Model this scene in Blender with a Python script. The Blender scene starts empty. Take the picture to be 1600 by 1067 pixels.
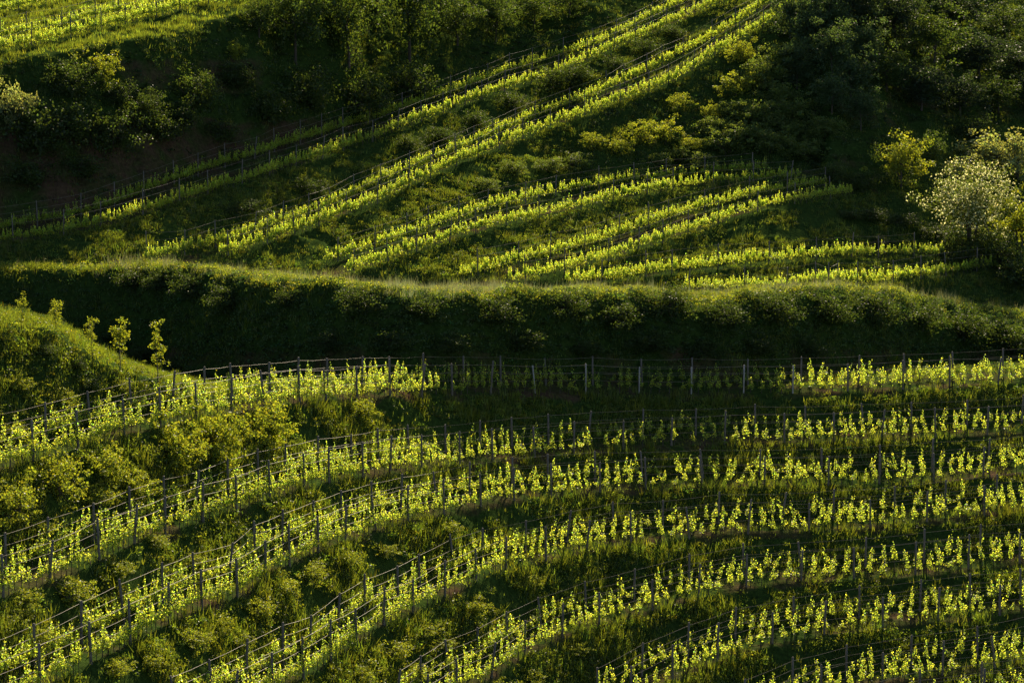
import bpy, math, random
import numpy as np
from mathutils import Vector, Matrix
random.seed(7)
RNG = np.random.default_rng(11)
SC = bpy.context.scene
COL = SC.collection

# ------------------------------------------------------------------ camera, sky, sun, exposure
F = 4000.0                       # focal length in photo pixels (photo 1600 x 1067)
PITCH = math.radians(9.0)
CAMZ = 62.0
cam_d = bpy.data.cameras.new('camera')
cam = bpy.data.objects.new('camera', cam_d); COL.objects.link(cam)
cam.location = (0, 0, CAMZ); cam.rotation_euler = (math.pi/2 - PITCH, 0, 0)
cam_d.sensor_width = 36.0; cam_d.lens = 36.0*F/1600.0
cam_d.clip_start = 1.0; cam_d.clip_end = 3000.0
SC.camera = cam

SUN_EL = math.radians(27.0)
SUN_AZ = math.radians(9.0)      # clockwise from straight ahead (+Y): behind the hill, to the right
world = bpy.data.worlds.new('World'); SC.world = world; world.use_nodes = True
nt = world.node_tree; nt.nodes.clear()
sky = nt.nodes.new('ShaderNodeTexSky'); sky.sky_type = 'NISHITA'; sky.sun_disc = False
sky.sun_elevation = SUN_EL; sky.sun_rotation = SUN_AZ
bg = nt.nodes.new('ShaderNodeBackground'); bg.inputs['Strength'].default_value = 0.05
wo = nt.nodes.new('ShaderNodeOutputWorld')
nt.links.new(sky.outputs[0], bg.inputs['Color']); nt.links.new(bg.outputs[0], wo.inputs['Surface'])
sl = bpy.data.lights.new('sun', 'SUN'); sl.energy = 5.0; sl.angle = math.radians(0.5); sl.color = (1.0, 0.84, 0.58)
sun = bpy.data.objects.new('sun', sl); COL.objects.link(sun)
sdir = Vector((math.sin(SUN_AZ)*math.cos(SUN_EL), math.cos(SUN_AZ)*math.cos(SUN_EL), math.sin(SUN_EL)))
sun.rotation_euler = sdir.to_track_quat('Z', 'Y').to_euler()
sun.location = (60, 400, 200)
SC.view_settings.view_transform = 'Standard'; SC.view_settings.look = 'None'
SC.view_settings.exposure = 1.38; SC.view_settings.gamma = 1.0
SC.cycles.max_bounces = 5; SC.cycles.diffuse_bounces = 3; SC.cycles.transmission_bounces = 4
SC.cycles.glossy_bounces = 1; SC.cycles.use_adaptive_sampling = True

# ------------------------------------------------------------------ materials
def new_mat(name):
    m = bpy.data.materials.new(name); m.use_nodes = True
    m.node_tree.nodes.clear(); return m, m.node_tree
def leaf_mat(name, gain=(1, 1, 1), trans=0.55, tgain=(1.5, 1.4, 0.6), gloss=0.05, rough=0.45):
    """leaf: reflects and lets light through; colour of each leaf comes from its 'Col' attribute"""
    m, t = new_mat(name); N, L = t.nodes, t.links
    at = N.new('ShaderNodeAttribute'); at.attribute_name = 'Col'
    g = N.new('ShaderNodeVectorMath'); g.operation = 'MULTIPLY'; g.inputs[1].default_value = gain
    L.new(at.outputs['Color'], g.inputs[0])
    tg = N.new('ShaderNodeVectorMath'); tg.operation = 'MULTIPLY'; tg.inputs[1].default_value = tgain
    L.new(g.outputs[0], tg.inputs[0])
    d = N.new('ShaderNodeBsdfDiffuse'); L.new(g.outputs[0], d.inputs['Color'])
    tr = N.new('ShaderNodeBsdfTranslucent'); L.new(tg.outputs[0], tr.inputs['Color'])
    mx = N.new('ShaderNodeMixShader'); mx.inputs[0].default_value = trans
    L.new(d.outputs[0], mx.inputs[1]); L.new(tr.outputs[0], mx.inputs[2])
    gl = N.new('ShaderNodeBsdfGlossy'); gl.inputs['Roughness'].default_value = rough
    m2 = N.new('ShaderNodeMixShader'); m2.inputs[0].default_value = gloss
    L.new(mx.outputs[0], m2.inputs[1]); L.new(gl.outputs[0], m2.inputs[2])
    o = N.new('ShaderNodeOutputMaterial'); L.new(m2.outputs[0], o.inputs['Surface'])
    return m
def solid_mat(name, c1, c2, scale=6.0, rough=0.8, metal=0.0, stretch=(1, 1, 1), detail=5):
    m, t = new_mat(name); N, L = t.nodes, t.links
    tc = N.new('ShaderNodeTexCoord'); mp = N.new('ShaderNodeMapping'); mp.inputs['Scale'].default_value = stretch
    L.new(tc.outputs['Object'], mp.inputs['Vector'])
    nz = N.new('ShaderNodeTexNoise'); nz.inputs['Scale'].default_value = scale; nz.inputs['Detail'].default_value = detail
    L.new(mp.outputs[0], nz.inputs['Vector'])
    cr = N.new('ShaderNodeValToRGB'); cr.color_ramp.elements[0].color = (*c1, 1); cr.color_ramp.elements[1].color = (*c2, 1)
    cr.color_ramp.elements[0].position = 0.35; cr.color_ramp.elements[1].position = 0.68
    L.new(nz.outputs['Fac'], cr.inputs['Fac'])
    b = N.new('ShaderNodeBsdfPrincipled'); b.inputs['Roughness'].default_value = rough; b.inputs['Metallic'].default_value = metal
    L.new(cr.outputs[0], b.inputs['Base Color'])
    bp = N.new('ShaderNodeBump'); bp.inputs['Strength'].default_value = 0.4; bp.inputs['Distance'].default_value = 0.05
    L.new(nz.outputs['Fac'], bp.inputs['Height']); L.new(bp.outputs[0], b.inputs['Normal'])
    o = N.new('ShaderNodeOutputMaterial'); L.new(b.outputs[0], o.inputs['Surface'])
    return m
M_SEED = leaf_mat('seeding_grass_blade', trans=0.45, tgain=(1.5, 1.5, 1.0), gloss=0.02)
M_VINE = leaf_mat('vine_leaf', trans=0.62, tgain=(3.5, 2.95, 1.5), gloss=0.04)
M_GRASS = leaf_mat('grass_blade', trans=0.5, tgain=(1.95, 1.6, 0.5), gloss=0.03)
M_LEAF = leaf_mat('shrub_leaf', trans=0.45, tgain=(2.3, 1.95, 0.65), gloss=0.02)
M_IVY = leaf_mat('bramble_leaf', trans=0.35, tgain=(1.6, 1.4, 0.5), gloss=0.02, rough=0.6)
M_WOOD = solid_mat('weathered_wood', (0.07, 0.058, 0.05), (0.19, 0.16, 0.135), 3.0, 0.85, stretch=(8, 8, 1))
M_CONC = solid_mat('pale_concrete', (0.24, 0.22, 0.21), (0.36, 0.33, 0.31), 5.0, 0.85)
M_WIRE = solid_mat('galvanised_wire', (0.14, 0.115, 0.09), (0.24, 0.20, 0.155), 2.0, 0.7, 0.0)
M_BARK = solid_mat('bark', (0.035, 0.026, 0.02), (0.09, 0.07, 0.055), 4.0, 0.9, stretch=(3, 3, .6))

def ground_mat():
    m, t = new_mat('soil_and_turf'); N, L = t.nodes, t.links
    tc = N.new('ShaderNodeTexCoord')
    n1 = N.new('ShaderNodeTexNoise'); n1.inputs['Scale'].default_value = 0.35; n1.inputs['Detail'].default_value = 8
    n1.inputs['Roughness'].default_value = 0.65
    n2 = N.new('ShaderNodeTexNoise'); n2.inputs['Scale'].default_value = 3.2; n2.inputs['Detail'].default_value = 8
    n2.inputs['Roughness'].default_value = 0.7
    for n in (n1, n2): L.new(tc.outputs['Object'], n.inputs['Vector'])
    soil = N.new('ShaderNodeValToRGB'); e = soil.color_ramp.elements
    e[0].position = .3; e[0].color = (0.035, 0.022, 0.015, 1); e[1].position = .75; e[1].color = (0.115, 0.074, 0.043, 1)
    L.new(n2.outputs['Fac'], soil.inputs['Fac'])
    turf = N.new('ShaderNodeValToRGB'); e = turf.color_ramp.elements
    e[0].position = .3; e[0].color = (0.012, 0.022, 0.006, 1); e[1].position = .75; e[1].color = (0.05, 0.085, 0.018, 1)
    L.new(n2.outputs['Fac'], turf.inputs['Fac'])
    at = N.new('ShaderNodeAttribute'); at.attribute_name = 'Soil'
    ad = N.new('ShaderNodeMath'); ad.operation = 'ADD'; L.new(at.outputs['Fac'], ad.inputs[0]); L.new(n1.outputs['Fac'], ad.inputs[1])
    st = N.new('ShaderNodeMapRange'); st.inputs['From Min'].default_value = 0.85; st.inputs['From Max'].default_value = 1.1
    L.new(ad.outputs[0], st.inputs['Value'])
    mx = N.new('ShaderNodeMixRGB'); L.new(st.outputs[0], mx.inputs['Fac']); L.new(turf.outputs[0], mx.inputs[1]); L.new(soil.outputs[0], mx.inputs[2])
    b = N.new('ShaderNodeBsdfPrincipled'); b.inputs['Roughness'].default_value = 0.95; b.inputs['Specular IOR Level'].default_value = 0.0
    L.new(mx.outputs[0], b.inputs['Base Color'])
    bp = N.new('ShaderNodeBump'); bp.inputs['Strength'].default_value = 0.8; bp.inputs['Distance'].default_value = 0.12
    L.new(n2.outputs['Fac'], bp.inputs['Height']); L.new(bp.outputs[0], b.inputs['Normal'])
    o = N.new('ShaderNodeOutputMaterial'); L.new(b.outputs[0], o.inputs['Surface'])
    return m
M_GROUND = ground_mat()

# ------------------------------------------------------------------ helpers
def tag(o, label=None, cat=None, group=None, kind=None):
    if label: o['label'] = label
    if cat: o['category'] = cat
    if group: o['group'] = group
    if kind: o['kind'] = kind
    return o
def mesh_np(name, V, Fc, mats, col=None, mi=None, smooth=False):
    """V Nx3, Fc MxK (all faces the same size), col Nx3 per vertex"""
    V = np.asarray(V, np.float32); Fc = np.asarray(Fc, np.int32); k = Fc.shape[1]
    me = bpy.data.meshes.new(name)
    me.vertices.add(len(V)); me.vertices.foreach_set('co', V.ravel())
    me.loops.add(Fc.size); me.loops.foreach_set('vertex_index', Fc.ravel())
    me.polygons.add(len(Fc)); me.polygons.foreach_set('loop_start', np.arange(0, Fc.size, k, dtype=np.int32))
    if mi is not None: me.polygons.foreach_set('material_index', np.asarray(mi, np.int32))
    for m in (mats if isinstance(mats, (list, tuple)) else [mats]): me.materials.append(m)
    if col is not None:
        a = me.color_attributes.new('Col', 'FLOAT_COLOR', 'POINT')
        c = np.ones((len(V), 4), np.float32); c[:, :3] = col; a.data.foreach_set('color', c.ravel())
    me.update(calc_edges=True)
    if smooth: me.polygons.foreach_set('use_smooth', np.ones(len(Fc), bool))
    me.validate()
    return me
def link(name, data, parent=None):
    o = bpy.data.objects.new(name, data); COL.objects.link(o)
    if parent is not None: o.parent = parent
    return o
def unit(a): return a/np.maximum(np.linalg.norm(a, axis=-1, keepdims=True), 1e-9)

def hash3(ix, iy, iz):
    h = (ix*374761393 + iy*668265263 + iz*2147483647 + 1274126177) & 0xffffffff
    h = ((h ^ (h >> 13))*1274126177) & 0xffffffff
    return ((h ^ (h >> 16)) & 0xffff)/65535.0
def vnoise(x, y, z=None):
    if z is None: z = np.zeros_like(x)
    ix, iy, iz = (np.floor(a).astype(np.int64) for a in (x, y, z))
    fx, fy, fz = x-ix, y-iy, z-iz
    fx, fy, fz = (a*a*(3-2*a) for a in (fx, fy, fz))
    r = 0
    for dx in (0, 1):
        for dy in (0, 1):
            for dz in (0, 1):
                w = (fx if dx else 1-fx)*(fy if dy else 1-fy)*(fz if dz else 1-fz)
                r = r + w*hash3(ix+dx, iy+dy, iz+dz)
    return r
def fbm(x, y, o=3, z=None):
    r, a, s = 0, 0.5, 0
    for i in range(o):
        r = r + a*vnoise(x*2**i+17.3*i, y*2**i-9.1*i, None if z is None else z*2**i); s += a; a *= .5
    return r/s

# ------------------------------------------------------------------ the lines of the hillside
# each line: foot of one vine row, first as it is seen, then laid on the hillside below
def curve(pts):
    p = np.array(pts, float)
    def f(u):
        u = np.asarray(u, float)
        # smooth (Catmull style) interpolation with linear extrapolation
        x, y = p[:, 0], p[:, 1]
        m = np.gradient(y, x) if len(x) > 2 else np.full(len(x), (y[-1]-y[0])/(x[-1]-x[0]))
        i = np.clip(np.searchsorted(x, u)-1, 0, len(x)-2)
        h = x[i+1]-x[i]; t = (u-x[i])/h; tc = np.clip(t, 0, 1)
        v = (2*tc**3-3*tc**2+1)*y[i]+(tc**3-2*tc**2+tc)*h*m[i]+(-2*tc**3+3*tc**2)*y[i+1]+(tc**3-tc**2)*h*m[i+1]
        v = v+np.where(t < 0, m[0]*(u-x[0]), 0)+np.where(t > 1, m[-1]*(u-x[-1]), 0)
        return v
    return f
T = [curve(c) for c in [
 [(0,733),(109,707),(217,674),(340,649),(500,626),(660,617),(1000,615),(1300,612),(1600,598)],
 [(0,935),(109,896),(165,872),(225,845),(328,811),(433,777),(489,760),(626,736),(790,718),(965,703),(1142,692),(1300,690),(1480,682),(1600,676)],
 [(0,1105),(84,1068),(150,1033),(212,1004),(276,971),(330,945),(384,926),(427,895),(476,872),(519,855),(567,838),(624,818),(695,802),(768,786),(845,777),(933,768),(1023,764),(1116,761),(1300,757),(1465,752),(1600,738)],
 [(330,1130),(441,1072),(495,1048),(541,1016),(592,981),(634,963),(676,938),(719,920),(768,895),(832,880),(911,862),(982,850),(1060,842),(1159,832),(1251,830),(1343,825),(1429,816),(1514,806),(1600,800)],
 [(640,1130),(700,1090),(759,1061),(796,1038),(839,1013),(882,993),(935,976),(987,962),(1062,940),(1138,922),(1229,909),(1321,905),(1416,900),(1504,890),(1600,878)],
 [(900,1150),(960,1110),(1020,1078),(1099,1042),(1159,1019),(1238,1000),(1321,988),(1416,974),(1512,966),(1600,955)],
 [(1150,1150),(1230,1110),(1300,1085),(1375,1068),(1463,1055),(1560,1042),(1600,1036)],
 [(1300,1170),(1400,1130),(1500,1108),(1600,1095)]]]
BANK = curve([(0,425),(110,428),(215,418),(300,424),(400,436),(520,450),(600,455),(700,462),(800,463),(900,460),(1000,463),(1100,466),(1200,462),(1300,456),(1400,462),(1500,478),(1600,492)])
_bank = BANK
BANK = lambda u: _bank(u)+(fbm(np.asarray(u, float)*.021, np.asarray(u, float)*0+7.7, 4)-.5)*17
MOUND = curve([(0,502),(60,511),(105,530),(150,559),(220,589),(300,609),(380,618),(470,622)])
CREST = curve([(-150,112),(0,98),(100,84),(200,68),(300,48),(380,22),(450,0),(520,-30)])
UP = {  # upper rows: name -> (curve, first u, last u)
 'U1': (curve([(1070,456),(1122,456),(1210,452),(1322,447),(1397,442),(1472,432),(1566,420),(1600,416)]),1068,1575),
 'U2': (curve([(885,446),(950,440),(1025,430),(1100,422),(1150,416),(1210,411),(1285,405),(1397,402),(1469,402),(1600,405)]),885,1475),
 'U3': (curve([(800,445),(875,427),(950,407),(1025,383),(1060,370),(1120,350),(1191,330),(1260,316),(1325,307),(1400,300)]),795,1330),
 'U3b':(curve([(725,436),(800,418),(875,399),(950,377),(1040,347),(1120,325),(1202,306),(1277,294),(1330,288)]),722,1290),
 'U4': (curve([(520,440),(560,425),(627,401),(700,378),(781,355),(875,334),(950,316),(1040,299),(1154,287),(1240,281),(1300,278)]),545,1245),
 'U4b':(curve([(508,415),(575,393),(650,369),(687,355),(762,333),(837,314),(912,299),(1040,284),(1154,274),(1250,268)]),508,1200),
 'U5': (curve([(340,402),(412,383),(525,343),(594,315),(687,272),(781,232),(875,195),(950,167),(1040,134),(1075,115),(1109,92),(1172,54),(1225,20),(1300,-30)]),342,1245),
 'U5b':(curve([(225,412),(300,396),(439,356),(525,324),(575,298),(687,252),(781,212),(875,174),(950,144),(1040,101),(1060,90),(1135,51),(1191,14),(1260,-34)]),225,1225),
 'U6': (curve([(0,385),(112,368),(225,337),(337,300),(450,265),(540,236),(594,216),(687,180),(781,146),(875,115),(950,83),(1040,45),(1120,8),(1200,-30)]),-25,1160),
 'U6b':(curve([(0,365),(150,334),(225,307),(300,279),(394,249),(487,220),(612,182),(725,143),(837,104),(931,74),(1040,22),(1100,-8),(1200,-60)]),-25,1110),
 'U7': (curve([(0,84),(75,67),(169,45),(262,25),(340,8),(420,-15)]),-25,400),
 'U7b':(curve([(0,68),(75,51),(169,29),(262,9),(340,-8),(420,-31)]),-25,330),
 'U8': (curve([(0,24),(60,12),(130,-5),(200,-25)]),-25,150),
}
_us = np.arange(-700, 2300, 10.); _s = np.interp(_us, [-260, 0, 300, 600, 900, 1600, 1860], [35.5, 33, 28.5, 24, 21.8, 21, 20.8])
for _ in range(3): _s = np.convolve(np.pad(_s, 12, mode='edge'), np.ones(25)/25, 'valid')
S1 = lambda u: np.interp(u, _us, _s)   # px per metre along the first row
def s_low(u, v):
    return S1(u)*(1+0.0006*(v-T[0](u)))

# ------------------------------------------------------------------ terrain: depth found column by column from the slope of each zone
DU, DV = 5.0, 2.5
US = np.arange(-620, 2221, DU); VS = np.arange(1380, -241, -DV)
tau_v = lambda v: (-math.sin(PITCH)*F-(v-533.5)*math.cos(PITCH))/(F*math.cos(PITCH)-(v-533.5)*math.sin(PITCH))
UU, VV = np.meshgrid(US, VS)      # rows = v (bottom to top)
t1 = T[0](UU)
def slope_px(f, u): return np.abs(f(u+15)-f(u-15))/30
Z_BENCH, Z_BANK, Z_WALL, Z_SLOPE, Z_LEFT, Z_MOUND, Z_CREST, Z_HILL, Z_FOREST, Z_TURF, Z_CUT = range(11)
M = np.full(UU.shape, 0.54); ZN = np.full(UU.shape, Z_BANK)
def back_px(k, u): return s_low(u, T[k](u))*(0.58+0.92*slope_px(T[k], u))
for k in range(7, -1, -1):
    vk = T[k](UU); s = s_low(UU, vk); vb = vk-back_px(k, UU)
    m = (VV <= vk+0.10*s) & (VV >= vb-0.16*s)
    M[m] = 0.05; ZN[m] = Z_BENCH
b0 = T[0](UU)-back_px(0, UU)-0.16*s_low(UU, T[0](UU))
bk = BANK(UU); md = MOUND(UU)
m = (VV < b0) & (VV >= bk); M[m] = np.interp(UU, [300, 560, 720, 1150, 1400, 1600], [.8, .95, 1.35, 1.35, .95, .8])[m]; ZN[m] = Z_WALL
rw = np.interp(UU, [300, 900, 1250, 1600], [6, 11, 30, 58])*(.5+fbm(UU*.018, UU*0+3., 3))      # rounded, uneven shoulder of the bank
q_ = np.clip((VV-bk)/rw, 0, 1)
m &= (VV < bk+rw); M[m] = (.12+(M-.12)*q_**1.5)[m]
left = (UU < 420)
m = left & (VV < b0) & (VV >= md); M[m] = np.interp(UU, [60, 170], [.62, .86])[m]; ZN[m] = Z_MOUND
m = left & (VV < md) & (VV >= md-7) & (VV >= bk) & (md < b0); M[m] = 0.0; ZN[m] = Z_TURF
m = left & (VV < md-7) & (VV >= bk); M[m] = 0.95; ZN[m] = Z_WALL
m = (VV < bk) & (VV >= bk-9); M[m] = 0.02; ZN[m] = Z_CREST
m = (VV < bk-9); M[m] = 0.31; ZN[m] = Z_SLOPE
order = ['U1', 'U2', 'U3', 'U3b', 'U4', 'U4b', 'U5', 'U5b', 'U6', 'U6b']
upl = {}
prev = bk-6
for n in order:
    vl = np.minimum(UP[n][0](UU), prev-1.0); upl[n] = vl; prev = vl
top = (VV < bk-9)
def band(lo, hi, val, zone, cond=True):
    m = top & (VV <= lo) & (VV >= hi) & cond
    M[m] = val; ZN[m] = zone
band(upl['U3'], upl['U3b']-3, 0.12, Z_BENCH); band(upl['U4'], upl['U4b']-3, 0.12, Z_BENCH)
band(upl['U5'], upl['U5b']-3, 0.14, Z_BENCH); band(upl['U6'], upl['U6b']-3, 0.14, Z_BENCH)
band(upl['U1']+3, upl['U1']-6, 0.06, Z_BENCH); band(upl['U2']+3, upl['U2']-6, 0.06, Z_BENCH)
band(upl['U5'] - 0*UU + 60, upl['U5']+3, 0.42, Z_SLOPE, UU > 850)
hill = top & (VV < upl['U6b']-3)
M[hill & (UU < 560)] = 0.95; M[hill & (UU >= 560)] = 0.36; ZN[hill] = Z_HILL
cr = CREST(UU)
m = hill & (VV < cr); M[m] = 0.14; ZN[m] = Z_TURF
m = hill & (VV < -25) & (UU < 1100); M[m] = 0.06
# bushy flank right of the long rows, gully and forest slope
m = top & (UU > 900) & (VV < upl['U4b']-4) & (VV > upl['U5']+4); M[m] = 0.46; ZN[m] = Z_CUT
fr = top & (UU > 1290) & (VV < 300)
M[fr] = np.interp(UU, [1290, 1400, 1480, 1560], [.46, .38, .34, .30])[fr]; ZN[fr] = Z_FOREST
m = top & (UU > 1385) & (VV < 300) & (VV > 195); M[m] = 0.30; ZN[m] = Z_TURF
m = top & (UU > 1340) & (VV < upl['U3']) & (VV >= 300); M[m] = 0.24; ZN[m] = Z_CUT
m = top & (UU > 1480) & (VV < upl['U2']) & (VV >= 300); M[m] = 0.25; ZN[m] = Z_CUT
m = (VV < -25) & (UU >= 1100); M[m] = 0.12
# soften the joins between zones
def blur(a, n, ax):
    k = np.ones(n)/n; pad = [(0, 0), (0, 0)]; pad[ax] = (n//2, n//2)
    p = np.pad(a, pad, mode='edge')
    return np.apply_along_axis(lambda r: np.convolve(r, k, 'valid'), ax, p)
M = blur(blur(M, 3, 0), 5, 1)
TV = tau_v(VS)
D = np.zeros_like(M)
D1 = F/S1(US); rows0 = np.argmin(np.abs(VV-T[0](US)[None, :]), axis=0)
for j in range(len(US)):
    i0 = rows0[j]; D[i0, j] = D1[j]
    for i in range(i0+1, len(VS)):
        mm = max(M[i, j], TV[i]+0.045)
        D[i, j] = D[i-1, j]*(TV[i-1]-mm)/(TV[i]-mm)
    for i in range(i0-1, -1, -1):
        mm = max(M[i, j], TV[i+1]+0.045)
        D[i, j] = D[i+1, j]*(TV[i+1]-mm)/(TV[i]-mm)
D = blur(D, 3, 1)
# the upper field lies farther back: behind the mound at left, behind the edge of the bank elsewhere, the ground runs level or dips
_b, _m = BANK(US), MOUND(US)
k_ = np.clip((US-120)/640, 0, 1); k_ = k_*k_*(3-2*k_)*np.interp(US, [1150, 1500], [1, .15])          # share of the step taken at the bank edge
FAR = np.interp(US, [-260, 0, 200, 400, 600, 900, 1250, 1600, 1860], [1.52, 1.46, 1.41, 1.31, 1.21, 1.13, 1.12, 1.15, 1.16])
FAR = np.convolve(np.pad(FAR, 10, mode='edge'), np.ones(21)/21, 'valid')
foot = T[0](US)-back_px(0, US)-0.16*s_low(US, T[0](US))-6
for line, hw, share in ((np.minimum(_m-8, foot), 8., 1-k_), (_b-3, 3.5, k_)):
    t_ = np.clip((line[None, :]+hw-VS[:, None])/(2*hw), 0, 1); t_ = t_*t_*(3-2*t_)
    D = D*FAR[None, :]**(t_*share[None, :])
def px_dir(u, v):
    y = F*math.cos(PITCH)-(v-533.5)*math.sin(PITCH)
    return (u-800)/y, -(math.sin(PITCH)*F+(v-533.5)*math.cos(PITCH))/y
AMP = np.select([ZN == Z_BENCH, ZN == Z_WALL, ZN == Z_HILL, ZN == Z_FOREST], [0.06, 1.0, 0.9, 1.2], 0.6)
AMP = blur(blur(AMP, 3, 0), 5, 1)
def sample(A, u, v):
    fu = np.clip((np.asarray(u, float)-US[0])/DU, 0, len(US)-1.001); fv = np.clip((VS[0]-np.asarray(v, float))/DV, 0, len(VS)-1.001)
    i = fv.astype(int); j = fu.astype(int); a = fv-i; b = fu-j
    return A[i, j]*(1-a)*(1-b)+A[i+1, j]*a*(1-b)+A[i, j+1]*(1-a)*b+A[i+1, j+1]*a*b
kx, kz = px_dir(UU, VV)
X = kx*D; Y = D.copy(); Z = CAMZ+kz*D
Z = Z+AMP*(fbm(X*0.45, Y*0.45, 4)-0.5)*1.6
P3 = np.stack([X, Y, Z], -1)
def pos(u, v):
    return np.stack([sample(P3[..., c], u, v) for c in range(3)], -1)
def zone_at(u, v):
    fu = np.clip(np.rint((u-US[0])/DU).astype(int), 0, len(US)-1); fv = np.clip(np.rint((VS[0]-v)/DV).astype(int), 0, len(VS)-1)
    return ZN[fv, fu]
nr, nc = UU.shape
idx = np.arange(nr*nc).reshape(nr, nc)
quads = np.stack([idx[:-1, :-1], idx[:-1, 1:], idx[1:, 1:], idx[1:, :-1]], -1).reshape(-1, 4)
# bare earth: under the rows, in the cut of the left bank and here and there
soil = np.full(UU.shape, 0.10)
soil[ZN == Z_BENCH] = 0.42
for k in range(8):
    vk = T[k](UU); soil[(VV > vk+1) & (VV < vk+11)] = 0.46
lb = (ZN == Z_HILL) & (UU < 560) & (VV > 185+0*UU); soil[lb] = 0.52
soil[(ZN == Z_HILL) & (UU < 420) & (VV > 90) & (VV < 150) & (UU > 180)] = 0.42
soil[(ZN == Z_WALL) & (VV > 540)] = 0.40
soil[(ZN == Z_FOREST)] = 0.35
soil = blur(blur(soil, 5, 0), 5, 1)
gm = mesh_np('hillside', P3.reshape(-1, 3), quads, M_GROUND, smooth=True)
at = gm.attributes.new('Soil', 'FLOAT', 'POINT'); at.data.foreach_set('value', soil.ravel().astype(np.float32))
tag(link('hillside', gm), kind='structure')
vf = mesh_np('valley_floor', [(-1500, -1500, 6), (1500, -1500, 6), (1500, 1500, 6), (-1500, 1500, 6)], [(0, 1, 2, 3)], M_GROUND)
tag(link('valley_floor', vf), kind='structure')
# normals and areas of the sheet, for planting
e1 = P3[:-1, 1:]-P3[:-1, :-1]; e2 = P3[1:, :-1]-P3[:-1, :-1]
CR = np.cross(e1, e2); AREA = np.linalg.norm(CR, axis=-1); NRM = unit(CR)
NRM[NRM[..., 2] < 0] *= -1
ZC = ZN[:-1, :-1]; UC = UU[:-1, :-1]+DU/2; VC = VV[:-1, :-1]-DV/2

def scatter(weight, n, clip=(-170, 1770, -90, 1150)):
    """n random spots on the hillside, weight per m2"""
    w = AREA*weight*((UC > clip[0]) & (UC < clip[1]) & (VC > clip[2]) & (VC < clip[3]))
    c = RNG.choice(w.size, n, p=(w/w.sum()).ravel())
    i, j = np.unravel_index(c, w.shape)
    a, b = RNG.random(n)[:, None], RNG.random(n)[:, None]
    p = P3[i, j]*(1-a)*(1-b)+P3[i+1, j]*a*(1-b)+P3[i, j+1]*(1-a)*b+P3[i+1, j+1]*a*b
    u = UC[i, j]+(b[:, 0]-.5)*DU; v = VC[i, j]-(a[:, 0]-.5)*DV
    return p, NRM[i, j], u, v, ZC[i, j]

# ------------------------------------------------------------------ vegetation builders (arrays)
def leaf_quads(C, size, col, up=None, flat=0.0, rng=RNG):
    """one small diamond-shaped leaf per centre. up: preferred normals"""
    n = len(C); nrm = rng.normal(size=(n, 3))
    if up is not None: nrm = unit(nrm)*(1-flat)+up*flat
    nrm = unit(nrm); t = unit(np.cross(nrm, rng.normal(size=(n, 3)))); b = np.cross(nrm, t)
    s = np.asarray(size)*np.ones(n); s = s[:, None]
    V = np.stack([C-t*s*.5, C+b*s*.36+t*s*.08+nrm*s*.1, C+t*s*.55-nrm*s*.05, C-b*s*.36+t*s*.08+nrm*s*.1], 1).reshape(-1, 3)
    Fq = np.arange(4*n).reshape(n, 4); cc = np.repeat(col, 4, 0)
    return V, Fq, cc
def vary(base, n, amt=0.25, rng=RNG, warm=0.15):
    b = np.asarray(base)*np.ones((n, 3)); k = 1+amt*rng.normal(size=(n, 1)); w = warm*rng.normal(size=(n, 1))
    return np.clip(b*k*np.concatenate([1+w, np.ones((n, 1)), 1-w*.5], 1), 0.003, 0.9)
def tube(path, r0, r1, sides=5):
    path = np.asarray(path, float); n = len(path); d = unit(np.gradient(path, axis=0))
    a = unit(np.cross(d, [0.31, 0.93, 0.17])); b = np.cross(d, a)
    r = np.linspace(r0, r1, n)[:, None]; V = []
    for k in range(sides):
        an = 2*math.pi*k/sides; V.append(path+r*(a*math.cos(an)+b*math.sin(an)))
    V = np.stack(V, 1).reshape(-1, 3); Q = []
    for i in range(n-1):
        for k in range(sides):
            k2 = (k+1) % sides; Q.append((i*sides+k, i*sides+k2, (i+1)*sides+k2, (i+1)*sides+k))
    base = len(V); V = np.vstack([V, path[-1:]+d[-1:]*r1*.6, path[:1]])
    for k in range(0, sides): Q.append(((n-1)*sides+k, (n-1)*sides+(k+1) % sides, base, base))
    Q = np.array(Q)
    return V, Q[:(n-1)*sides], Q[(n-1)*sides:, :3]
def tubes_mesh(name, tubes, mat):
    """tubes as quads + end triangles turned to a common all-triangle mesh"""
    Vs, Ts, o = [], [], 0
    for V, Q, Tr in tubes:
        Vs.append(V); Ts += [Q[:, [0, 1, 2]]+o, Q[:, [0, 2, 3]]+o, Tr+o]; o += len(V)
    return mesh_np(name, np.vstack(Vs), np.vstack(Ts), mat)

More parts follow.
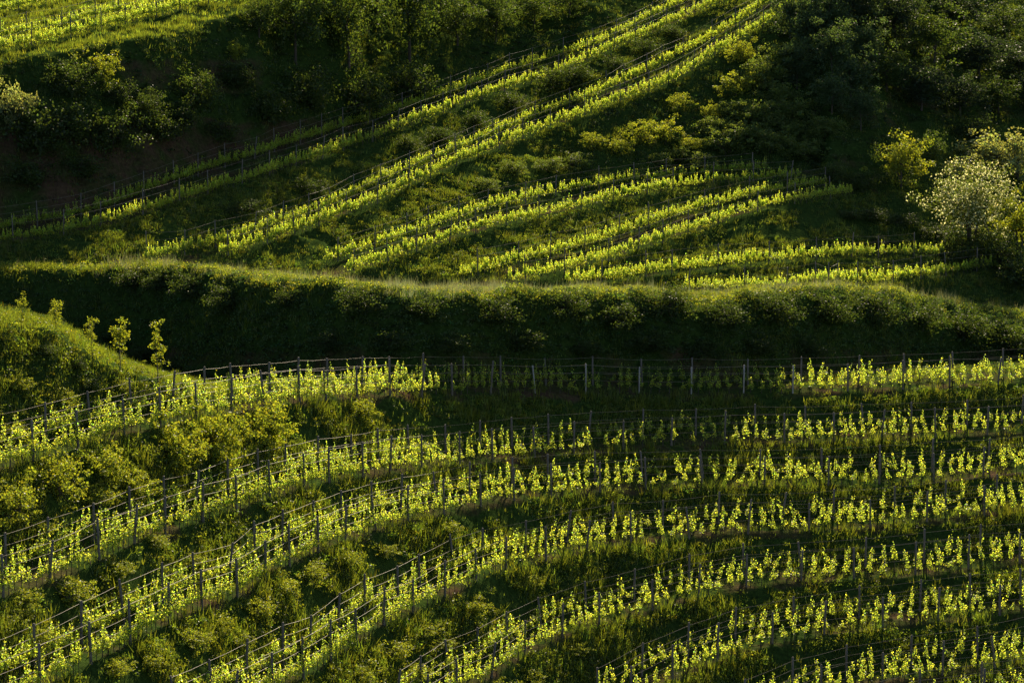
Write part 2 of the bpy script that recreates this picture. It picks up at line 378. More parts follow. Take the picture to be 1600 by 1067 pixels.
# ------------------------------------------------------------------ grapevines
VG = np.array([0.195, 0.27, 0.04])
def vine_parts(seed, bushy):
    r = np.random.default_rng(seed); tubes = []; C = []; S = []; Cl = []
    lean = r.normal(0, .05)
    hp = .62 if not bushy else .55
    tubes.append(tube([(0, 0, -.1), (lean*.3+r.normal(0, .02), r.normal(0, .02), hp*.5), (lean, 0, hp)], .028, .018, 4))
    ns = int(r.integers(2, 5)) if not bushy else int(r.integers(5, 9))
    for k in range(ns):
        if bushy: x0 = r.uniform(-.38, .38); tip = hp+r.choice([.4, .55, .75, 1.05])*r.uniform(.85, 1.1); x1 = x0+r.normal(0, .08)
        else: x0 = r.normal(0, .13); tip = hp+r.uniform(.55, 1.3); x1 = lean*2.5+r.normal(0, .11)
        y0 = r.normal(0, .05)
        pth = [(lean, 0, hp*.9), (x0, y0, hp+.1), ((x0+x1)/2+r.normal(0, .03), y0*.6, (hp+tip)/2), (x1, y0*.3, tip)]
        tubes.append(tube(pth, .011, .005, 3))
        m = 40 if bushy else 38
        t = r.random(m)**(.9 if bushy else 1.15)
        P = np.stack([np.interp(t, [0, .2, .55, 1], [p[c] for p in pth]) for c in range(3)], -1)
        rad = (.13 if bushy else .115)*(1-t)**(1.1 if bushy else .75)+.02
        an = r.random(m)*6.283
        P = P+np.stack([np.cos(an)*rad, np.sin(an)*rad*.85, r.normal(0, .03, m)], -1)
        C.append(P); S.append(((.125 if bushy else .11)*(1-.4*t))*r.uniform(.75, 1.25, m))
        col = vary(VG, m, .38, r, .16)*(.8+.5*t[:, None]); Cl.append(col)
    # low hanging leaves round the head
    m = 30; P = r.normal(0, 1, (m, 3))*[.11 if not bushy else .26, .09, .12]+[lean, 0, hp]
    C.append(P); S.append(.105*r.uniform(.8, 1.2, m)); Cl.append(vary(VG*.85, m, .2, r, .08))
    return tubes, leaf_quads(np.vstack(C), np.concatenate(S), np.vstack(Cl), rng=r)
VAR = []
for i in range(10):
    for b in (False, True):
        tb, lf = vine_parts(100+i*2+b, b); VAR.append((b, tb, lf))
TALL = [v for v in VAR if not v[0]]; BUSHY = [v for v in VAR if v[0]]
for kind, lst in (('t', TALL), ('b', BUSHY)):
    for i, v in enumerate(lst):
        lst[i] = (v[1], v[2], tubes_mesh('vine_trunk', v[1], M_BARK), mesh_np('vine_foliage', v[2][0], v[2][1], M_VINE, v[2][2]))

ORD = lambda n: ('%d%s' % (n, 'th' if 10 <= n % 100 <= 20 else {1: 'st', 2: 'nd', 3: 'rd'}.get(n % 10, 'th')))
WORD = ['first', 'second', 'third', 'fourth', 'fifth', 'sixth', 'seventh', 'eighth']
rows = []      # (place text, curve, u0, u1, bushy, post height, post step, vine step)
for k in range(8):
    f = T[k]; bf = (lambda u, f=f, k=k: f(u)-back_px(k, u))
    rows.append(('front row, %s terrace below the dark bank' % WORD[k], f, -110, 1700, 0, k, 0))
    rows.append(('back row, %s terrace below the dark bank' % WORD[k], bf, -110, 1700, 0, k, 1))
UPT = {'U1': 'lowest row above the dark bank, far right', 'U2': 'second row above the dark bank, right of centre',
 'U3': 'front row of the curved pair right of centre', 'U3b': 'back row of the curved pair right of centre',
 'U4': 'front row of the arched pair in the middle', 'U4b': 'back row of the arched pair in the middle',
 'U5': 'front row of the long bright diagonal pair', 'U5b': 'back row of the long bright diagonal pair',
 'U6': 'front row of the highest diagonal pair', 'U6b': 'back row of the highest diagonal pair',
 'U7': 'front sunlit row on the crest, top left', 'U7b': 'back sunlit row on the crest, top left', 'U8': 'short row in the top left corner'}
for n, (f, a, b) in UP.items(): rows.append((UPT[n], f, a, b, 1, n, 0))

vines = []     # (D, pos, rot, row text, ordinal, bushy)
for (txt, f, u0, u1, bushy, k, back) in rows:
    u = np.arange(u0, u1+.1, 2.0); v = f(u); ok = (v < 1130) & (v > -60)
    if ok.sum() < 5: continue
    u, v = u[ok], v[ok]; p = pos(u, v)
    L = np.concatenate([[0], np.cumsum(np.linalg.norm(np.diff(p[:, :2], axis=0), axis=1))])
    at_ = lambda s: np.stack([np.interp(s, L, p[:, c]) for c in range(3)], -1)
    rr = random.Random(hash(txt) & 0 or sum(map(ord, txt)))
    # ---- trellis: posts and wires of this row
    root = bpy.data.objects.new('vine_trellis', None); COL.objects.link(root)
    root.location = p[len(p)//2]; root.empty_display_size = .5
    conc = (k == 0 and not back)
    tag(root, 'wooden posts and long wires of the '+txt, 'trellis', 'vineyard trellises')
    step = 4.2 if not bushy else 4.6; tops = []
    s = rr.uniform(0.2, step)
    O = np.array(root.location)
    while s < L[-1]:
        q = at_(s); h = rr.uniform(1.95, 2.2); 
        if bushy: h = rr.uniform(2.0, 2.35)
        if rr.random() < .06: h += .25
        lx, ly = rr.gauss(0, .05), rr.gauss(0, .04)
        if rr.random() < .08: lx += rr.choice((-.25, .25))
        uq = np.interp(s, L, u)
        r0 = .075 if not bushy else .055
        isconc = conc and 820 < uq < 1300
        tb = tube([q-O+[0, 0, -.3], q-O+[lx*.5, ly*.5, h*.5], q-O+[lx, ly, h]], r0*1.1 if not isconc else .062, r0*.85 if not isconc else .06, 6 if not isconc else 4)
        po = link('post', tubes_mesh('post', [tb], M_CONC if isconc else M_WOOD), root)
        if isconc: po['label'] = 'pale grey post'
        tops.append((s, q-O, np.array([lx, ly, h])))
        s += step*rr.uniform(.86, 1.14)
    if len(tops) > 1:
        tz = np.array([a[1][2]+a[2][2] for a in tops]); tn = np.convolve(np.pad(tz, 2, mode='edge'), [.15, .2, .3, .2, .15], 'valid')
        tz[1:-1] = np.minimum(tn, tz)[1:-1]
        for wi, hf in enumerate((0.96, 0.70, 0.46)):
            if bushy and wi == 2: continue
            path = []
            for a in range(len(tops)):
                tp = tops[a]; pt = tp[1]+tp[2]*hf; pt = np.array([pt[0], pt[1], tz[a]-tp[2][2]*(1-hf)])
                if a:
                    pp = path[-1]; path.append((pp+pt)/2-np.array([0, 0, .02+.02*rr.random()]))
                path.append(pt)
            w = link('wire', tubes_mesh('wire', [tube(path, .0095, .0095, 3)], M_WIRE), root)
    # ---- vines
    vs = .80 if not bushy else .62
    s = rr.uniform(0, .5); cnt = 0
    while s < L[-1]:
        uq = float(np.interp(s, L, u)); 
        q = at_(s); tt = at_(min(s+.3, L[-1]))-at_(max(s-.3, 0)); rz = math.atan2(tt[1], tt[0])
        vq = float(np.interp(uq, u, v))
        s += vs*rr.uniform(.82, 1.2)*(1 if bushy else float(np.interp(uq, [350, 800], [.68, 1])))
        if rr.random() < (.035 if not bushy else .02): continue
        if 0 <= uq <= 1600: cnt += 1
        if k == 'U8' and uq > 150: continue
        vis = 0 <= uq <= 1600 and 0 < vq < 1085
        if bushy: rr_h = rr.uniform(.85, 1.1)
        vines.append((q[1] if vis else 999, q, rz+rr.choice((0, math.pi))+rr.gauss(0, .12), txt, cnt, bushy, rr.randrange(10), rr.choice((.65, .8, .9, .95, 1., 1.08))*rr.uniform(.94, 1.06) if not bushy else rr_h, rr.uniform(.8, 1.3)))
vines.sort(key=lambda a: a[0])
NV = 300
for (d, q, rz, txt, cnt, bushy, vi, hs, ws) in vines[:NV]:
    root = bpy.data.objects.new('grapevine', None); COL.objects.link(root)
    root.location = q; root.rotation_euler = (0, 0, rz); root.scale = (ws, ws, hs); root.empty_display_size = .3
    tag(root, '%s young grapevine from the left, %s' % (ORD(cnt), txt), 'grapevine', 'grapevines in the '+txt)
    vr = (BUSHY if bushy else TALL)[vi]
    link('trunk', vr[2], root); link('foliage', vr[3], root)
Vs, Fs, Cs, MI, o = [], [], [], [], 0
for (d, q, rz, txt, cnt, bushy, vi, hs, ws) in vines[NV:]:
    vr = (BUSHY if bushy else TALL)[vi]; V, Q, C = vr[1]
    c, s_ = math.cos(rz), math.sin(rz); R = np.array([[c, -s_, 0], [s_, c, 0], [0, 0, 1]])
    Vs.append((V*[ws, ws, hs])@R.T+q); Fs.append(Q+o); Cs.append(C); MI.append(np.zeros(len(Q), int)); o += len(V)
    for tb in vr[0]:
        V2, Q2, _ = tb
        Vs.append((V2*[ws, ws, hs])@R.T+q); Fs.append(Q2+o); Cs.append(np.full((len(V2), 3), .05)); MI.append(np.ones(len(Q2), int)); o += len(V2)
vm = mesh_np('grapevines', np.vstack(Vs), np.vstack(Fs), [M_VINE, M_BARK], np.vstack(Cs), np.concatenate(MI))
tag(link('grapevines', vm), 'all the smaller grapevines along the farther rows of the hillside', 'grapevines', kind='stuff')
print('vines', len(vines))

# ------------------------------------------------------------------ grass, weeds and brambles
YG = np.array([0.12, 0.155, 0.022])
def grass(n, weight, hmin, hmax, base, blades=6, width=.028, spread=.14, lean=.35, name='grass', hn=.85, mat=None, label='', clip=(-170, 1770, -90, 1150)):
    p, nr_, u, v, z = scatter(weight, n, clip)
    tall = fbm(p[:, 0]*hn, p[:, 1]*hn, 3); tall = np.clip((tall-.32)/.4, 0, 1)
    H = (hmin+(hmax-hmin)*tall)*RNG.uniform(.7, 1.25, n)
    tc = vary(base, n, .22, warm=.12)*(0.75+.5*fbm(p[:, 0]*.3+40, p[:, 1]*.3, 2))[:, None]
    P = np.repeat(p, blades, 0)+np.concatenate([RNG.normal(0, spread, (n*blades, 2)), np.zeros((n*blades, 1))], 1)
    Hh = np.repeat(H, blades)*RNG.uniform(.6, 1.15, n*blades)
    a = RNG.random(n*blades)*6.283; ln = RNG.normal(0, lean, (n*blades, 2))*Hh[:, None]
    w = width*RNG.uniform(.7, 1.3, n*blades)
    sx = np.stack([np.cos(a)*w, np.sin(a)*w, np.zeros_like(w)], -1)
    V = np.stack([P-sx-[0, 0, .08], P+sx-[0, 0, .08], P+np.concatenate([ln, Hh[:, None]], 1)], 1).reshape(-1, 3)
    Fc = np.arange(len(V)).reshape(-1, 3)
    C = np.repeat(np.repeat(tc, blades, 0)*RNG.uniform(.85, 1.15, (n*blades, 1)), 3, 0)
    me = mesh_np(name, V, Fc, mat or M_GRASS, C)
    return tag(link(name, me), label, 'grass', kind='stuff')
near = np.clip(1.6-(P3[:-1, :-1, 1]-100)/180, .45, 1.6)
wz = np.select([ZC == Z_BENCH, ZC == Z_BANK, ZC == Z_WALL, ZC == Z_SLOPE, ZC == Z_LEFT, ZC == Z_MOUND, ZC == Z_CREST, ZC == Z_HILL, ZC == Z_FOREST, ZC == Z_TURF, ZC == Z_CUT],
               [.35, 1.2, .45, 1.2, .8, 1.1, 1.7, .45, .5, 1.4, .9], 1.)
patch = fbm(P3[:-1, :-1, 0]*.28, P3[:-1, :-1, 1]*.28+P3[:-1, :-1, 2]*.2, 3)
bare = np.clip((patch-.36)/.12, .12, 1)
lowcut = np.where((ZC == Z_HILL) & (UC < 520) & (VC > 190), .35, 1)
strip = np.ones(UC.shape)
for k in range(8):
    vk = T[k](UC); strip[(VC > vk+1) & (VC < vk+9)] = .2
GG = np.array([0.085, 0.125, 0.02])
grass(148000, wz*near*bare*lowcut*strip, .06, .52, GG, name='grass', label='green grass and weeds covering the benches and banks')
grass(9000, np.where((ZC == Z_TURF) & (UC < 540) & (VC < 140), 1.0, 0)*1., .25, .65, GG*1.9, name='crest_grass', label='grass with sun brightness in its colour on the crest at the top left')  # blade colour raised to paint the crest as sunlit
# long pale grass in flower along the bank edge and here and there on the slopes
cw = np.where(ZC == Z_CREST, 1.0, 0)*1.0+np.where((ZC == Z_SLOPE) & (patch > .60), .35, 0)
cw = cw+np.where((VC < BANK(UC)+10) & (VC > BANK(UC)-14) & (UC > 180), 1.0, 0)*np.clip((patch-.42)/.08, 0.1, 1)
for a_, b_ in ((150, 225), (600, 790), (1190, 1330), (1460, 1500)):
    cw = cw+np.where((VC < BANK(UC)+6) & (VC > BANK(UC)-16) & (UC > a_) & (UC < b_), 3.0, 0)
grass(4200, cw, .30, 1.1, (.13, .14, .085), mat=M_SEED, blades=5, width=.016, lean=.25, name='seeding_grass', label='tall pale seeding grass along the edge of the dark bank')
# tall tufts under the rows at the right, middle ground
grass(4000, np.where((ZC == Z_BANK) & (patch > .52), 1.0, 0)*near, .4, .85, GG*1.1, blades=9, width=.03, spread=.2, lean=.28, name='tall_grass', label='tall grass tufts on the banks between the lower vine rows')

def leafy(n_cl, weight, rad, per, leaf, base, name, label, cat, mat=M_IVY, squash=.6, rise=.5, clip=(-170, 1770, -90, 1150), flat=.35):
    """low leafy clumps: a mound of leaves on every spot"""
    p, nr_, u, v, z = scatter(weight, n_cl, clip)
    R = rad*RNG.uniform(.5, 1.5, n_cl)
    q = unit(RNG.normal(size=(n_cl*per, 3))); q[:, 2] = np.abs(q[:, 2])
    rr_ = np.repeat(R, per)[:, None]*RNG.random((n_cl*per, 1))**.33
    C = np.repeat(p+nr_*R[:, None]*rise*.3, per, 0)+q*rr_*[1, 1, squash]
    tc = vary(base, n_cl, .22, warm=.14)
    col = np.repeat(tc, per, 0)*RNG.uniform(.5, 1.5, (n_cl*per, 1))
    V, Q, cc = leaf_quads(C, leaf*RNG.uniform(.7, 1.3, n_cl*per), col, np.repeat(nr_, per, 0)*.5+[0, 0, .5], flat)
    return tag(link(name, mesh_np(name, V, Q, mat, cc)), label, cat, kind='stuff')
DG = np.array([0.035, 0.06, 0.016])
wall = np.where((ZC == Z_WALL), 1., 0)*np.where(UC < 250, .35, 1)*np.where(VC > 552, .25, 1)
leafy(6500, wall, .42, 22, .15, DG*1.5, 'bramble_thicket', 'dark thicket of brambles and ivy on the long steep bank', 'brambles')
wb = np.where((ZC == Z_TURF) & (UC < 400) & (VC > 400), .25, 0)+np.where(ZC == Z_BANK, 1., 0)*near*np.clip((patch-.4)/.1, 0.05, 1)+np.where(ZC == Z_MOUND, .9, 0)+np.where(ZC == Z_SLOPE, .55, 0)*np.clip((patch-.42)/.1, 0.02, 1)
leafy(11500, wb*strip, .42, 30, .11, GG*1.0, 'bank_weeds', 'leafy green weeds growing on the banks between vine rows', 'weeds', mat=M_LEAF)
rim = ((VC < BANK(UC)+14) & (VC > BANK(UC)-12))*np.clip((patch-.38)/.1, .15, 1)
leafy(3600, rim, .50, 26, .10, YG*1.25, 'bank_edge_weeds', 'leafy weeds with sunlight tinted into the leaves along the upper edge of the dark bank', 'weeds', mat=M_LEAF)  # leaf colour brightened to draw the sunlit line of the edge
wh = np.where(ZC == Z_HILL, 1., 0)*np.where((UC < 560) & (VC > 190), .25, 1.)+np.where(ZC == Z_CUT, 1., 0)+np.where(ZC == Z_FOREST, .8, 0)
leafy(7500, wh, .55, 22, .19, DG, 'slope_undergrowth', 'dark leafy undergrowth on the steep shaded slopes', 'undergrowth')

# ------------------------------------------------------------------ shrubs and trees
def crown_np(seed, n_blob, per, leaf, base, shape=(1, 1, 1), blob=.34, tips=None, airy=0.0):
    """crown about 1 m in radius, centre at height 0: leaf clumps spread over an uneven volume"""
    r = np.random.default_rng(seed)
    d = unit(r.normal(size=(n_blob, 3))); rad = r.random(n_blob)**.45*(1+.28*r.normal(size=n_blob))
    B = d*rad[:, None]*shape
    bs = blob*r.uniform(.5, 1.35, n_blob)
    q = unit(r.normal(size=(n_blob*per, 3)))*(r.random((n_blob*per, 1))**.4)
    C = np.repeat(B, per, 0)+q*np.repeat(bs, per)[:, None]*[1, 1, .72]
    tone = np.repeat(r.uniform(.75, 1.25, n_blob), per)[:, None]
    col = vary(base, len(C), .18, r, .10)*tone
    if tips is not None:
        k = r.random(len(C)) < tips[1]; col[k] = vary(tips[0], k.sum(), .1, r, .05)
    return B, leaf_quads(C, leaf*r.uniform(.7, 1.3, len(C)), col, np.repeat(unit(B+1e-6), per, 0)*.6+[0, 0, .4], .3, r)
def plant_kind(seed, n_blob, per, leaf, base, shape, height, stems, mat=M_LEAF, blob=.34, tips=None, trunk_r=.05, low=.0):
    """returns (trunk mesh, crown mesh) for a plant with crown radius ~1, crown centre at `height`"""
    B, (V, Q, C) = crown_np(seed, n_blob, per, leaf, base, shape, blob, tips)
    V = V+[0, 0, height]; r = np.random.default_rng(seed+5); tubes = []
    for s in range(stems):
        x, y = r.normal(0, .06, 2)*(stems > 1)
        top_ = np.array([x*3+r.normal(0, .08), y*3+r.normal(0, .08), height*(.75 if stems > 1 else .8)])
        tubes.append(tube([(x, y, -.15), (x*1.6, y*1.6, height*.3), tuple(top_)], trunk_r, trunk_r*.55, 6))
        pick = B[r.choice(len(B), min(6, len(B)), replace=False)]
        for b in pick:
            e = b*.9+[0, 0, height]; mid = (top_+e)/2+r.normal(0, .05, 3)
            tubes.append(tube([tuple(top_*[1, 1, .95]), tuple(mid), tuple(e)], trunk_r*.5, trunk_r*.12, 4))
    return tubes_mesh('trunk', tubes, M_BARK), mesh_np('crown', V, Q, mat, C)
YG = np.array([0.12, 0.155, 0.022])
KINDS = {}
def kind(name, count, **kw):
    KINDS[name] = [plant_kind(seed=hash_seed(name)+i*13, **kw) for i in range(count)]
def hash_seed(s): return sum(ord(c)*(i+3) for i, c in enumerate(s))
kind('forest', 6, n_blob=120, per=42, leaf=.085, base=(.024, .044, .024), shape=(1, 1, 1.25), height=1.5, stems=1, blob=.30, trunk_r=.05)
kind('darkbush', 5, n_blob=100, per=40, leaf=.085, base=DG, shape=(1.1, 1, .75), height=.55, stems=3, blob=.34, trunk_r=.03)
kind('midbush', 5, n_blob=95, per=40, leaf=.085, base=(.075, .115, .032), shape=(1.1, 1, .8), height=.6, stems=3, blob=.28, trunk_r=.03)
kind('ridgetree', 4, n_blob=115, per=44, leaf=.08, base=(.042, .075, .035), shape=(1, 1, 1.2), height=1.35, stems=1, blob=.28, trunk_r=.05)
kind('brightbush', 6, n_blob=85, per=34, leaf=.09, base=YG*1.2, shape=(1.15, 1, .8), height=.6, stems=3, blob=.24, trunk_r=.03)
kind('roundtree', 3, n_blob=90, per=40, leaf=.085, base=YG*1.1, shape=(1, 1, .9), height=1.15, stems=2, blob=.28, trunk_r=.05)
M_BLOSSOM = leaf_mat('blossom_and_leaf', trans=0.45, tgain=(1.5, 1.45, 1.0), gloss=0.02)
kind('blossom', 1, mat=M_BLOSSOM, n_blob=240, per=48, leaf=.05, base=YG*.8, shape=(1.25, 1, .85), height=1.25, stems=3, blob=.24, trunk_r=.05, tips=((.56, .57, .34), .30))
kind('sapling', 3, n_blob=13, per=26, leaf=.17, base=YG*1.1, shape=(.62, .5, 1.0), height=1.35, stems=1, blob=.34, trunk_r=.05)
kind('silver', 2, n_blob=70, per=40, leaf=.09, base=(.17, .21, .10), shape=(1.2, 1, .8), height=.8, stems=3, blob=.30, trunk_r=.04)
kind('oldtree', 3, n_blob=110, per=44, leaf=.075, base=DG*1.25, shape=(1, 1, 1.15), height=1.3, stems=1, blob=.27, trunk_r=.05)

def plant(name, kd, u, v, w_px, label, cat, group, tall=1.0, variant=None, off=0.0):
    """plant with its foot at the hillside spot seen at (u,v); w_px = crown width in photo pixels there"""
    q = pos(np.array([u*1.]), np.array([v*1.]))[0]
    R = w_px/2*q[1]/F
    kd = kd[int(u+v) % len(kd)] if isinstance(kd, (list, tuple)) else kd
    i = (variant if variant is not None else int(u*7+v*3)) % len(KINDS[kd]); tr, cr_ = KINDS[kd][i]
    root = bpy.data.objects.new(name, None); COL.objects.link(root)
    root.location = (q[0], q[1]+off, q[2]-.05); root.scale = (R, R, R*tall); root.rotation_euler = (0, 0, (u*1.7+v) % 6.28)
    root.empty_display_size = .5
    tag(root, label, cat, group)
    link('trunk', tr, root); link('crown', cr_, root)
    return root
def batch(name, kd, lst, fmt, cat, group, **kw):
    """fmt gets the ordinal from the left"""
    lst = sorted(lst, key=lambda a: a[0])
    for i, a in enumerate(lst):
        plant(name, kd, a[0], a[1], a[2], fmt % ORD(i+1), cat, group, tall=(a[3] if len(a) > 3 else 1.0), **kw)

# five saplings in a line on the left
for (u, v, w, h, lab) in [(34,484,24,.8,'small round sapling at the left edge below the mound top, leftmost of the five'),
                      (88,502,30,.55,'low round bushy sapling, second from left of the five saplings on the left bank'),
                      (144,521,26,1.0,'slim pointed sapling in the middle of the five saplings on the left bank'),
                      (188,527,38,.75,'wide leaning sapling, fourth from left of the five saplings on the left bank'),
                      (247,546,38,.95,'tallest sapling, rightmost of the five, against the dark bank')]:
    vb_ = float(MOUND(np.array(u)))+3; vc_ = v-h*w*.45-14; w *= 1.1; Rr = w/2.
    KINDS['sap%d' % u] = [plant_kind(seed=u, n_blob=30, per=24, leaf=.15, base=YG*1.25, shape=(.7, .6, max(.9*h, (vb_-vc_)/Rr*.5)), height=max(1.0, (vb_-vc_)/Rr*.78), stems=1, blob=.36, trunk_r=.05)]
    plant('sapling', 'sap%d' % u, u, vb_, w, lab, 'sapling', 'saplings on the left bank')
# bushes between first and second terrace, left
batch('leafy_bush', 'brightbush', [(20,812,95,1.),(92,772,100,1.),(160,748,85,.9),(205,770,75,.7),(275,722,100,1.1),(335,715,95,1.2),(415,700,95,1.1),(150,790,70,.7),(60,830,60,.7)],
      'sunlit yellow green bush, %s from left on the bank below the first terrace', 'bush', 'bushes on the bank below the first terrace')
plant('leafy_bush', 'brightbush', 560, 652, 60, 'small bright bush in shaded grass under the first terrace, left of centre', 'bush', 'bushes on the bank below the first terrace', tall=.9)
# bushes between second and third terrace at the left and centre
batch('leafy_bush', 'brightbush', [(40,955,64,0.63),(110,935,79,0.72),(185,900,57,0.54),(60,1010,64,0.63),(240,860,50,0.54),(300,880,50,0.54),(20,985,57,0.63)],
      'feathery green bush, %s from left on the bank below the second terrace', 'bush', 'bushes on the bank below the second terrace')
batch('leafy_bush', 'brightbush', [(480,905,57,0.72),(445,935,64,0.72),(400,960,57,0.72),(340,985,57,0.63),(300,1020,64,0.72),(370,1010,50,0.63),(230,1050,57,0.72),(540,890,50,0.72),(600,870,43,0.63),(180,1062,57,0.72),(700,838,43,0.63)],
      'low yellow green bush, %s from left on the bank below the third terrace', 'bush', 'bushes on the bank below the third terrace')
batch('leafy_bush', 'brightbush', [(660,990,57,0.63),(610,1030,64,0.72),(560,1065,64,0.72),(690,1010,43,0.54),(740,960,50,0.72),(830,915,39,0.72),(640,1060,57,0.63)],
      'low bright bush, %s from left on the bank below the fourth terrace', 'bush', 'bushes on the bank below the fourth terrace')
batch('leafy_bush', 'brightbush', [(830,1062,50,0.63),(780,1085,57,0.72),(900,1020,43,0.63),(950,1000,36,0.63),(1075,975,32,0.72)],
      'small bright bush, %s from left on the bank below the fifth terrace', 'bush', 'bushes on the bank below the fifth terrace')
# mound, far left; shrubs along its crest added to darken the lit edge
batch('mound_shrub', ('darkbush', 'brightbush', 'darkbush'), [(30,610,50,.7),(95,635,55,.7),(70,560,40,.6),(140,610,45,.7),(190,612,40,.7),(20,680,45,.7),(235,625,35,.7),(120,575,34,.6),(262,616,34,.6),(300,622,30,.6),(180,570,36,.6),(212,584,36,.6),(248,596,34,.55),(284,606,32,.5),(318,614,30,.5)],
      'low leafy shrub, %s from left on the grassy mound at left', 'shrub', 'shrubs on the left mound')
batch('bank_bush', 'darkbush', [(300,462,60,.8),(360,480,70,.8),(450,478,50,.8),(560,492,70,.8),(660,486,60,.8),(770,498,75,.8),(880,490,70,.8),(960,505,70,.8),(1050,492,75,.9),(1130,508,70,.8),(1210,492,80,.8),(1290,500,80,.8),(1370,500,80,.8),(1440,512,75,.8),(1510,528,80,.8),(1580,540,80,.8),(210,446,60,.8),(250,452,50,.8),(520,545,60,.7),(610,540,70,.6),(700,548,60,.6),(815,546,70,.7),(910,552,60,.6),(1010,548,70,.6),(1100,552,60,.7),(1180,548,70,.6),(1260,552,60,.6)],
      'dark leafy bush, %s from left on the face of the long dark bank', 'bush', 'bushes on the face of the long dark bank')
batch('hollow_shrub', 'darkbush', [(130,528,40,.7),(175,545,44,.6),(230,566,46,.7),(275,580,50,.6),(320,592,50,.6),(365,600,46,.6),(410,602,44,.6),(455,600,44,.6)],
      'dark shrub, %s from left in the hollow between the left mound and the dark bank', 'shrub', 'shrubs in the hollow behind the left mound')
# upper left shaded cut bank
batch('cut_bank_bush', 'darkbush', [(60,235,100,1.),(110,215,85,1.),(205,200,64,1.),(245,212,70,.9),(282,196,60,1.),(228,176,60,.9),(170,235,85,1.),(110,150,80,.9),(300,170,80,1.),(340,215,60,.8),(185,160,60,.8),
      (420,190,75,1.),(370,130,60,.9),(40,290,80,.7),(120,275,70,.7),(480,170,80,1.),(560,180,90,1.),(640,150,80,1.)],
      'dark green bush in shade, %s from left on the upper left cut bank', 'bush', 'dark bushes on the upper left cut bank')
plant('pale_bush', 'silver', 22, 195, 62, 'pale sunlit bush at the left edge of the upper left bank', 'bush', None, tall=1.35)
plant('yellow_bush', 'brightbush', 152, 128, 62, 'yellow green sunlit bush just below the crest, upper left', 'bush', None, tall=1.1)
plant('yellow_bush', 'brightbush', 368, 92, 34, 'small yellow bush catching sun on the bank right of the crest', 'bush', None, tall=1.1)
# trees along the top of that bank
for (u, v, w, h, lab) in [(462,97,104,1.25,'rounded tree with sunlit right edge, leftmost of the trees at the top'),
                          (545,104,104,1.25,'dense dark tree with sunlit top, second from left at the top'),
                          (640,97,115,1.25,'broad tree with bright tip at right, third from left at the top'),
                          (405,60,60,.9,'small tree in sun where the crest vineyard ends, top left')]:
    plant('broadleaf_tree', 'oldtree', u, v, w, lab, 'tree', 'trees along the top edge', tall=h)
batch('hillside_tree', 'oldtree', [(715,75,80,.9),(775,65,75,.9),(835,45,70,.8),(890,30,60,.8),(500,25,80,.9),(590,20,80,.9),(690,10,80,.9),(770,5,80,.8)],
      'dark hillside tree, %s from left behind the highest diagonal vine rows', 'tree', 'dark trees above the highest diagonal rows')
# bushes on strips between diagonal rows
batch('strip_bush', 'darkbush', [(870,140,60,.8),(905,128,55,.8),(1010,85,45,.8),(960,108,40,.8),(740,195,45,.7),(690,220,50,.7),(640,235,45,.7),(800,170,50,.7),(1050,62,40,.7),(480,300,55,.6),(380,330,60,.5)],
      'dark bush, %s from left on the grass strip between the two diagonal vine pairs', 'bush', 'bushes between the diagonal vine pairs')
# bushy flank in the middle right
batch('flank_bush', 'brightbush', [(1000,225,55,.9),(1035,220,60,.9),(925,232,45,.8),(968,240,42,.8),(1110,185,30,1.1),(1060,175,45,.8),(1150,150,60,.9),(1160,95,50,1.),(1080,235,40,.8)],
      'sunlit bush, %s from left on the bushy flank below the long bright rows', 'bush', 'sunlit bushes on the flank below the long rows')
batch('flank_bush', 'midbush', [(1140,240,75,.8),(1185,200,75,.9),(1205,240,70,.8),(1240,195,75,.9),(1095,262,55,.7),(1260,250,60,.8),(1190,140,70,1.),(1225,120,75,1.),(1120,215,60,.8),(1290,215,60,.8),(860,270,50,.7),(800,275,45,.7),(760,300,45,.7),(900,262,50,.7),(1165,225,60,.8),(1150,185,55,.8),(1215,165,60,.9),(1060,250,50,.7),(1030,262,45,.7),(1230,215,60,.8),(1270,225,55,.8)],
      'dark shrub, %s from left on the bushy flank below the long bright rows', 'shrub', 'dark shrubs on the flank below the long rows')
batch('gully_tree', 'ridgetree', [(1235,60,70,1.),(1262,95,70,1.),(1300,130,75,1.),(1330,160,70,1.),(1245,140,60,1.),(1290,70,75,1.),(1350,120,70,1.),(1345,205,60,.9),(1300,180,60,.9)],
      'dark green tree, %s from left down the ridge above the gully', 'tree', 'trees down the ridge above the gully')
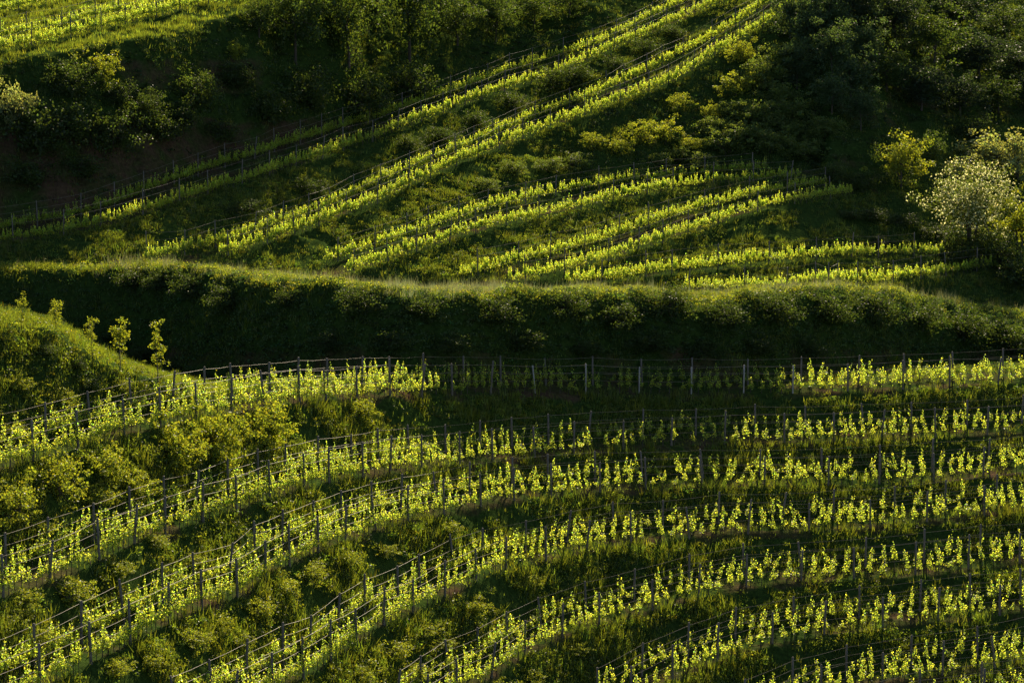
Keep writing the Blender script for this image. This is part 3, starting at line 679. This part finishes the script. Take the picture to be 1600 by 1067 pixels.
batch('forest_tree', ('forest', 'oldtree', 'forest'), [(1340,60,87,0.81),(1400,85,92,0.81),(1460,110,96,0.81),(1530,120,87,0.67),(1595,130,82,0.59),(1385,140,82,0.74),(1440,170,82,0.74),(1500,180,78,0.67),(1370,20,82,0.67),(1430,30,82,0.67),(1500,50,82,0.63),(1570,60,87,0.59),(1640,90,82,0.59),(1320,10,82,0.81),(1560,175,73,0.67),(1620,170,73,0.67)],
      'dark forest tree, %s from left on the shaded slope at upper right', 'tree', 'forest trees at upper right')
# unseen trees added above the frame to cast shade on the forest slope
batch('added_shade_tree', 'forest', [(1300,-50,110,1.04),(1450,-45,85,.62),(1520,-45,85,.62),(1590,-45,85,.62),(1660,-40,85,.62),(1380,-50,82,0.59)],
      'unseen tree added for shade, %s from left on the ridge above the upper right forest', 'tree', 'unseen trees added to shade the forest')
# right side
plant('broadleaf_tree', 'roundtree', 1408, 292, 82, 'yellow green tree left of the grassy patch in the gully', 'tree', None, tall=1.0)
plant('broadleaf_tree', 'oldtree', 1452, 262, 50, 'slim dark tree with thin branches beside the grassy patch', 'tree', None, tall=1.0)
plant('blossoming_tree', 'blossom', 1514, 388, 126, 'white blossoming tree in full sun at the right', 'tree', None, tall=1.0)
plant('golden_tree', 'roundtree', 1592, 400, 80, 'golden leaved tree at the right edge beside the white blossoming tree', 'tree', None, tall=1.2)
batch('silver_bush', 'silver', [(1545,262,90,.8),(1590,278,100,.9),(1500,285,70,.8)],
      'pale grey green bushy tree, %s from left behind the white blossoming tree', 'tree', 'pale bushy trees behind the white tree')
batch('gully_shrub', 'darkbush', [(1515,215,70,.8),(1360,345,60,.45),(1410,350,60,.45),(1460,372,60,.5),(1375,382,45,.4),(1325,340,45,.4),(1340,290,60,.7),(1300,280,50,.7),(1560,420,80,.8),(1500,410,60,.8),(1600,450,80,.8),(1530,402,70,.9),(1490,396,56,.8),(1560,398,60,.8)],
      'dark shrub, %s from left in the hollow round the white blossoming tree', 'shrub', 'dark shrubs in the right hollow')
print('objects', len(bpy.data.objects))
